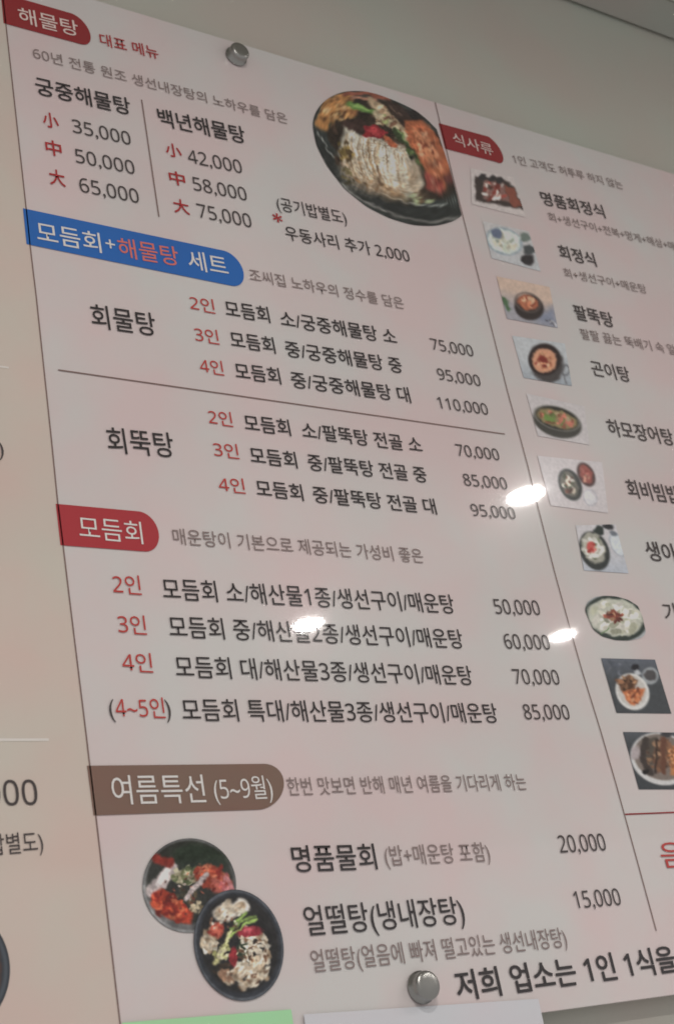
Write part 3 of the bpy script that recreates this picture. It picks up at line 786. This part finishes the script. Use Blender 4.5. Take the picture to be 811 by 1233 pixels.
# ------------------------------------------------------------------ paper notices stuck over the bottom edge
def notice(name, label, pts, drop, mat, curl, off):
    tl, tr = [at(*p) for p in pts]
    o = thing(name, label, 'paper notice', (ROOT.x + tl.x, -off, ROOT.z + tl.y))
    nx, nz = 24, 20; vs, fs = [], []
    t = tr - tl; d = Vector((t.y, -t.x)).normalized() * drop
    for side in (0, 1):
        for j in range(nz + 1):
            for i in range(nx + 1):
                u, v = i / nx, j / nz
                p = t * u + d * v
                y = -curl * (math.sin(u * 5.2 + 1.1) * 0.5 + 0.5) * (1 - v) ** 2 - 0.0006 * math.sin(v * 7) + (0.00025 if side else 0)
                vs.append((p.x, y, p.y))
    N = (nx + 1) * (nz + 1)
    for j in range(nz):
        for i in range(nx):
            a = j * (nx + 1) + i
            fs.append((a, a + nx + 1, a + nx + 2, a + 1)); fs.append((N + a, N + a + 1, N + a + nx + 2, N + a + nx + 1))
    rim = [i for i in range(nx + 1)] + [j * (nx + 1) + nx for j in range(1, nz + 1)] + [nz * (nx + 1) + i for i in range(nx - 1, -1, -1)] + [j * (nx + 1) for j in range(nz - 1, 0, -1)]
    for k in range(len(rim)):
        a, b = rim[k], rim[(k + 1) % len(rim)]
        fs.append((a, b, N + b, N + a))
    link_mesh('paper_sheet', vs, fs, mat, o)
    return o
M_green = gloss_mat('green_paper', ink((148, 188, 146), (186, 174, 172)), rough=0.6, mottle=0.04, spec=0.2)
M_paper = gloss_mat('white_paper', ink((180, 177, 181), (186, 174, 172)), rough=0.6, mottle=0.02, spec=0.2)
notice('paper_notice', 'bright green paper notice stuck over the bottom edge of the menu board', [(146, 1232), (349, 1216)], 0.11, M_green, 0.0005, 0.0014)
notice('paper_notice', 'plain white paper notice stuck over the bottom edge beside the green one', [(364, 1222), (646, 1203)], 0.12, M_paper, 0.0004, 0.0014)

# ------------------------------------------------------------------ ceiling downlights: some mirrored in the glossy board, the right-hand pair added for light
def ring_mesh(r0, r1, z0, z1, n=40):
    prof = [(r1, z0), (r1, z1), (r1 - 0.003, z1 - 0.0015), (r0 + 0.002, z1 - 0.0015), (r0, z1 + 0.001), (r0, z0)]
    vs, fs = [], []
    for r, z in prof:
        for k in range(n):
            a = 2 * math.pi * k / n; vs.append((r * math.cos(a), r * math.sin(a), z))
    m = len(prof)
    for j in range(m - 1):
        for k in range(n):
            fs.append((j * n + k, (j + 1) * n + k, (j + 1) * n + (k + 1) % n, j * n + (k + 1) % n))
    return vs, fs
def downlight(x, out, label, r=0.05):
    t = thing('downlight', label, 'ceiling light', (x, -out, CEIL + 0.004), 'round downlights in the ceiling')
    vs, fs = ring_mesh(r, r + 0.012, 0.0, -0.004)
    link_mesh('trim_ring', vs, fs, M_trim, t)
    n = 40
    link_mesh('diffuser', [(r * .995 * math.cos(2 * math.pi * k / n), r * .995 * math.sin(2 * math.pi * k / n), -0.0022) for k in range(n)], [tuple(reversed(range(n)))], M_lamp, t)
    return t
def mirror(x, y):
    p = at(x, y); u, w = (p.x + U0) / D, (p.y + W0) / D
    t = (CEIL - EYE) / D / w
    return u * t * D, (t - 1) * D
x, o = mirror(633, 597); downlight(x, o, 'round ceiling downlight mirrored beside the 95,000 price, upper of the bright spots', 0.040)
x, o = mirror(371, 752.5); downlight(x, o, 'round ceiling downlight mirrored in the middle of the menu rows, leftmost bright spot', 0.037)
x, o = mirror(677.5, 765.5); downlight(x, o, 'round ceiling downlight mirrored beside the 60,000 price on the divider', 0.033)
downlight(0.25, 1.30, 'round ceiling downlight left of the board, nearer the wall')
downlight(0.25, 2.05, 'round ceiling downlight left of the board, farther from the wall')
downlight(3.30, 1.20, 'added unseen downlight for extra light right of the board, nearer the wall')  # added fill lamp, placed where the board does not mirror it
downlight(3.95, 1.97, 'added unseen downlight for extra light right of the board, farther from the wall')  # second added lamp, also unseen, only to brighten the board and wall
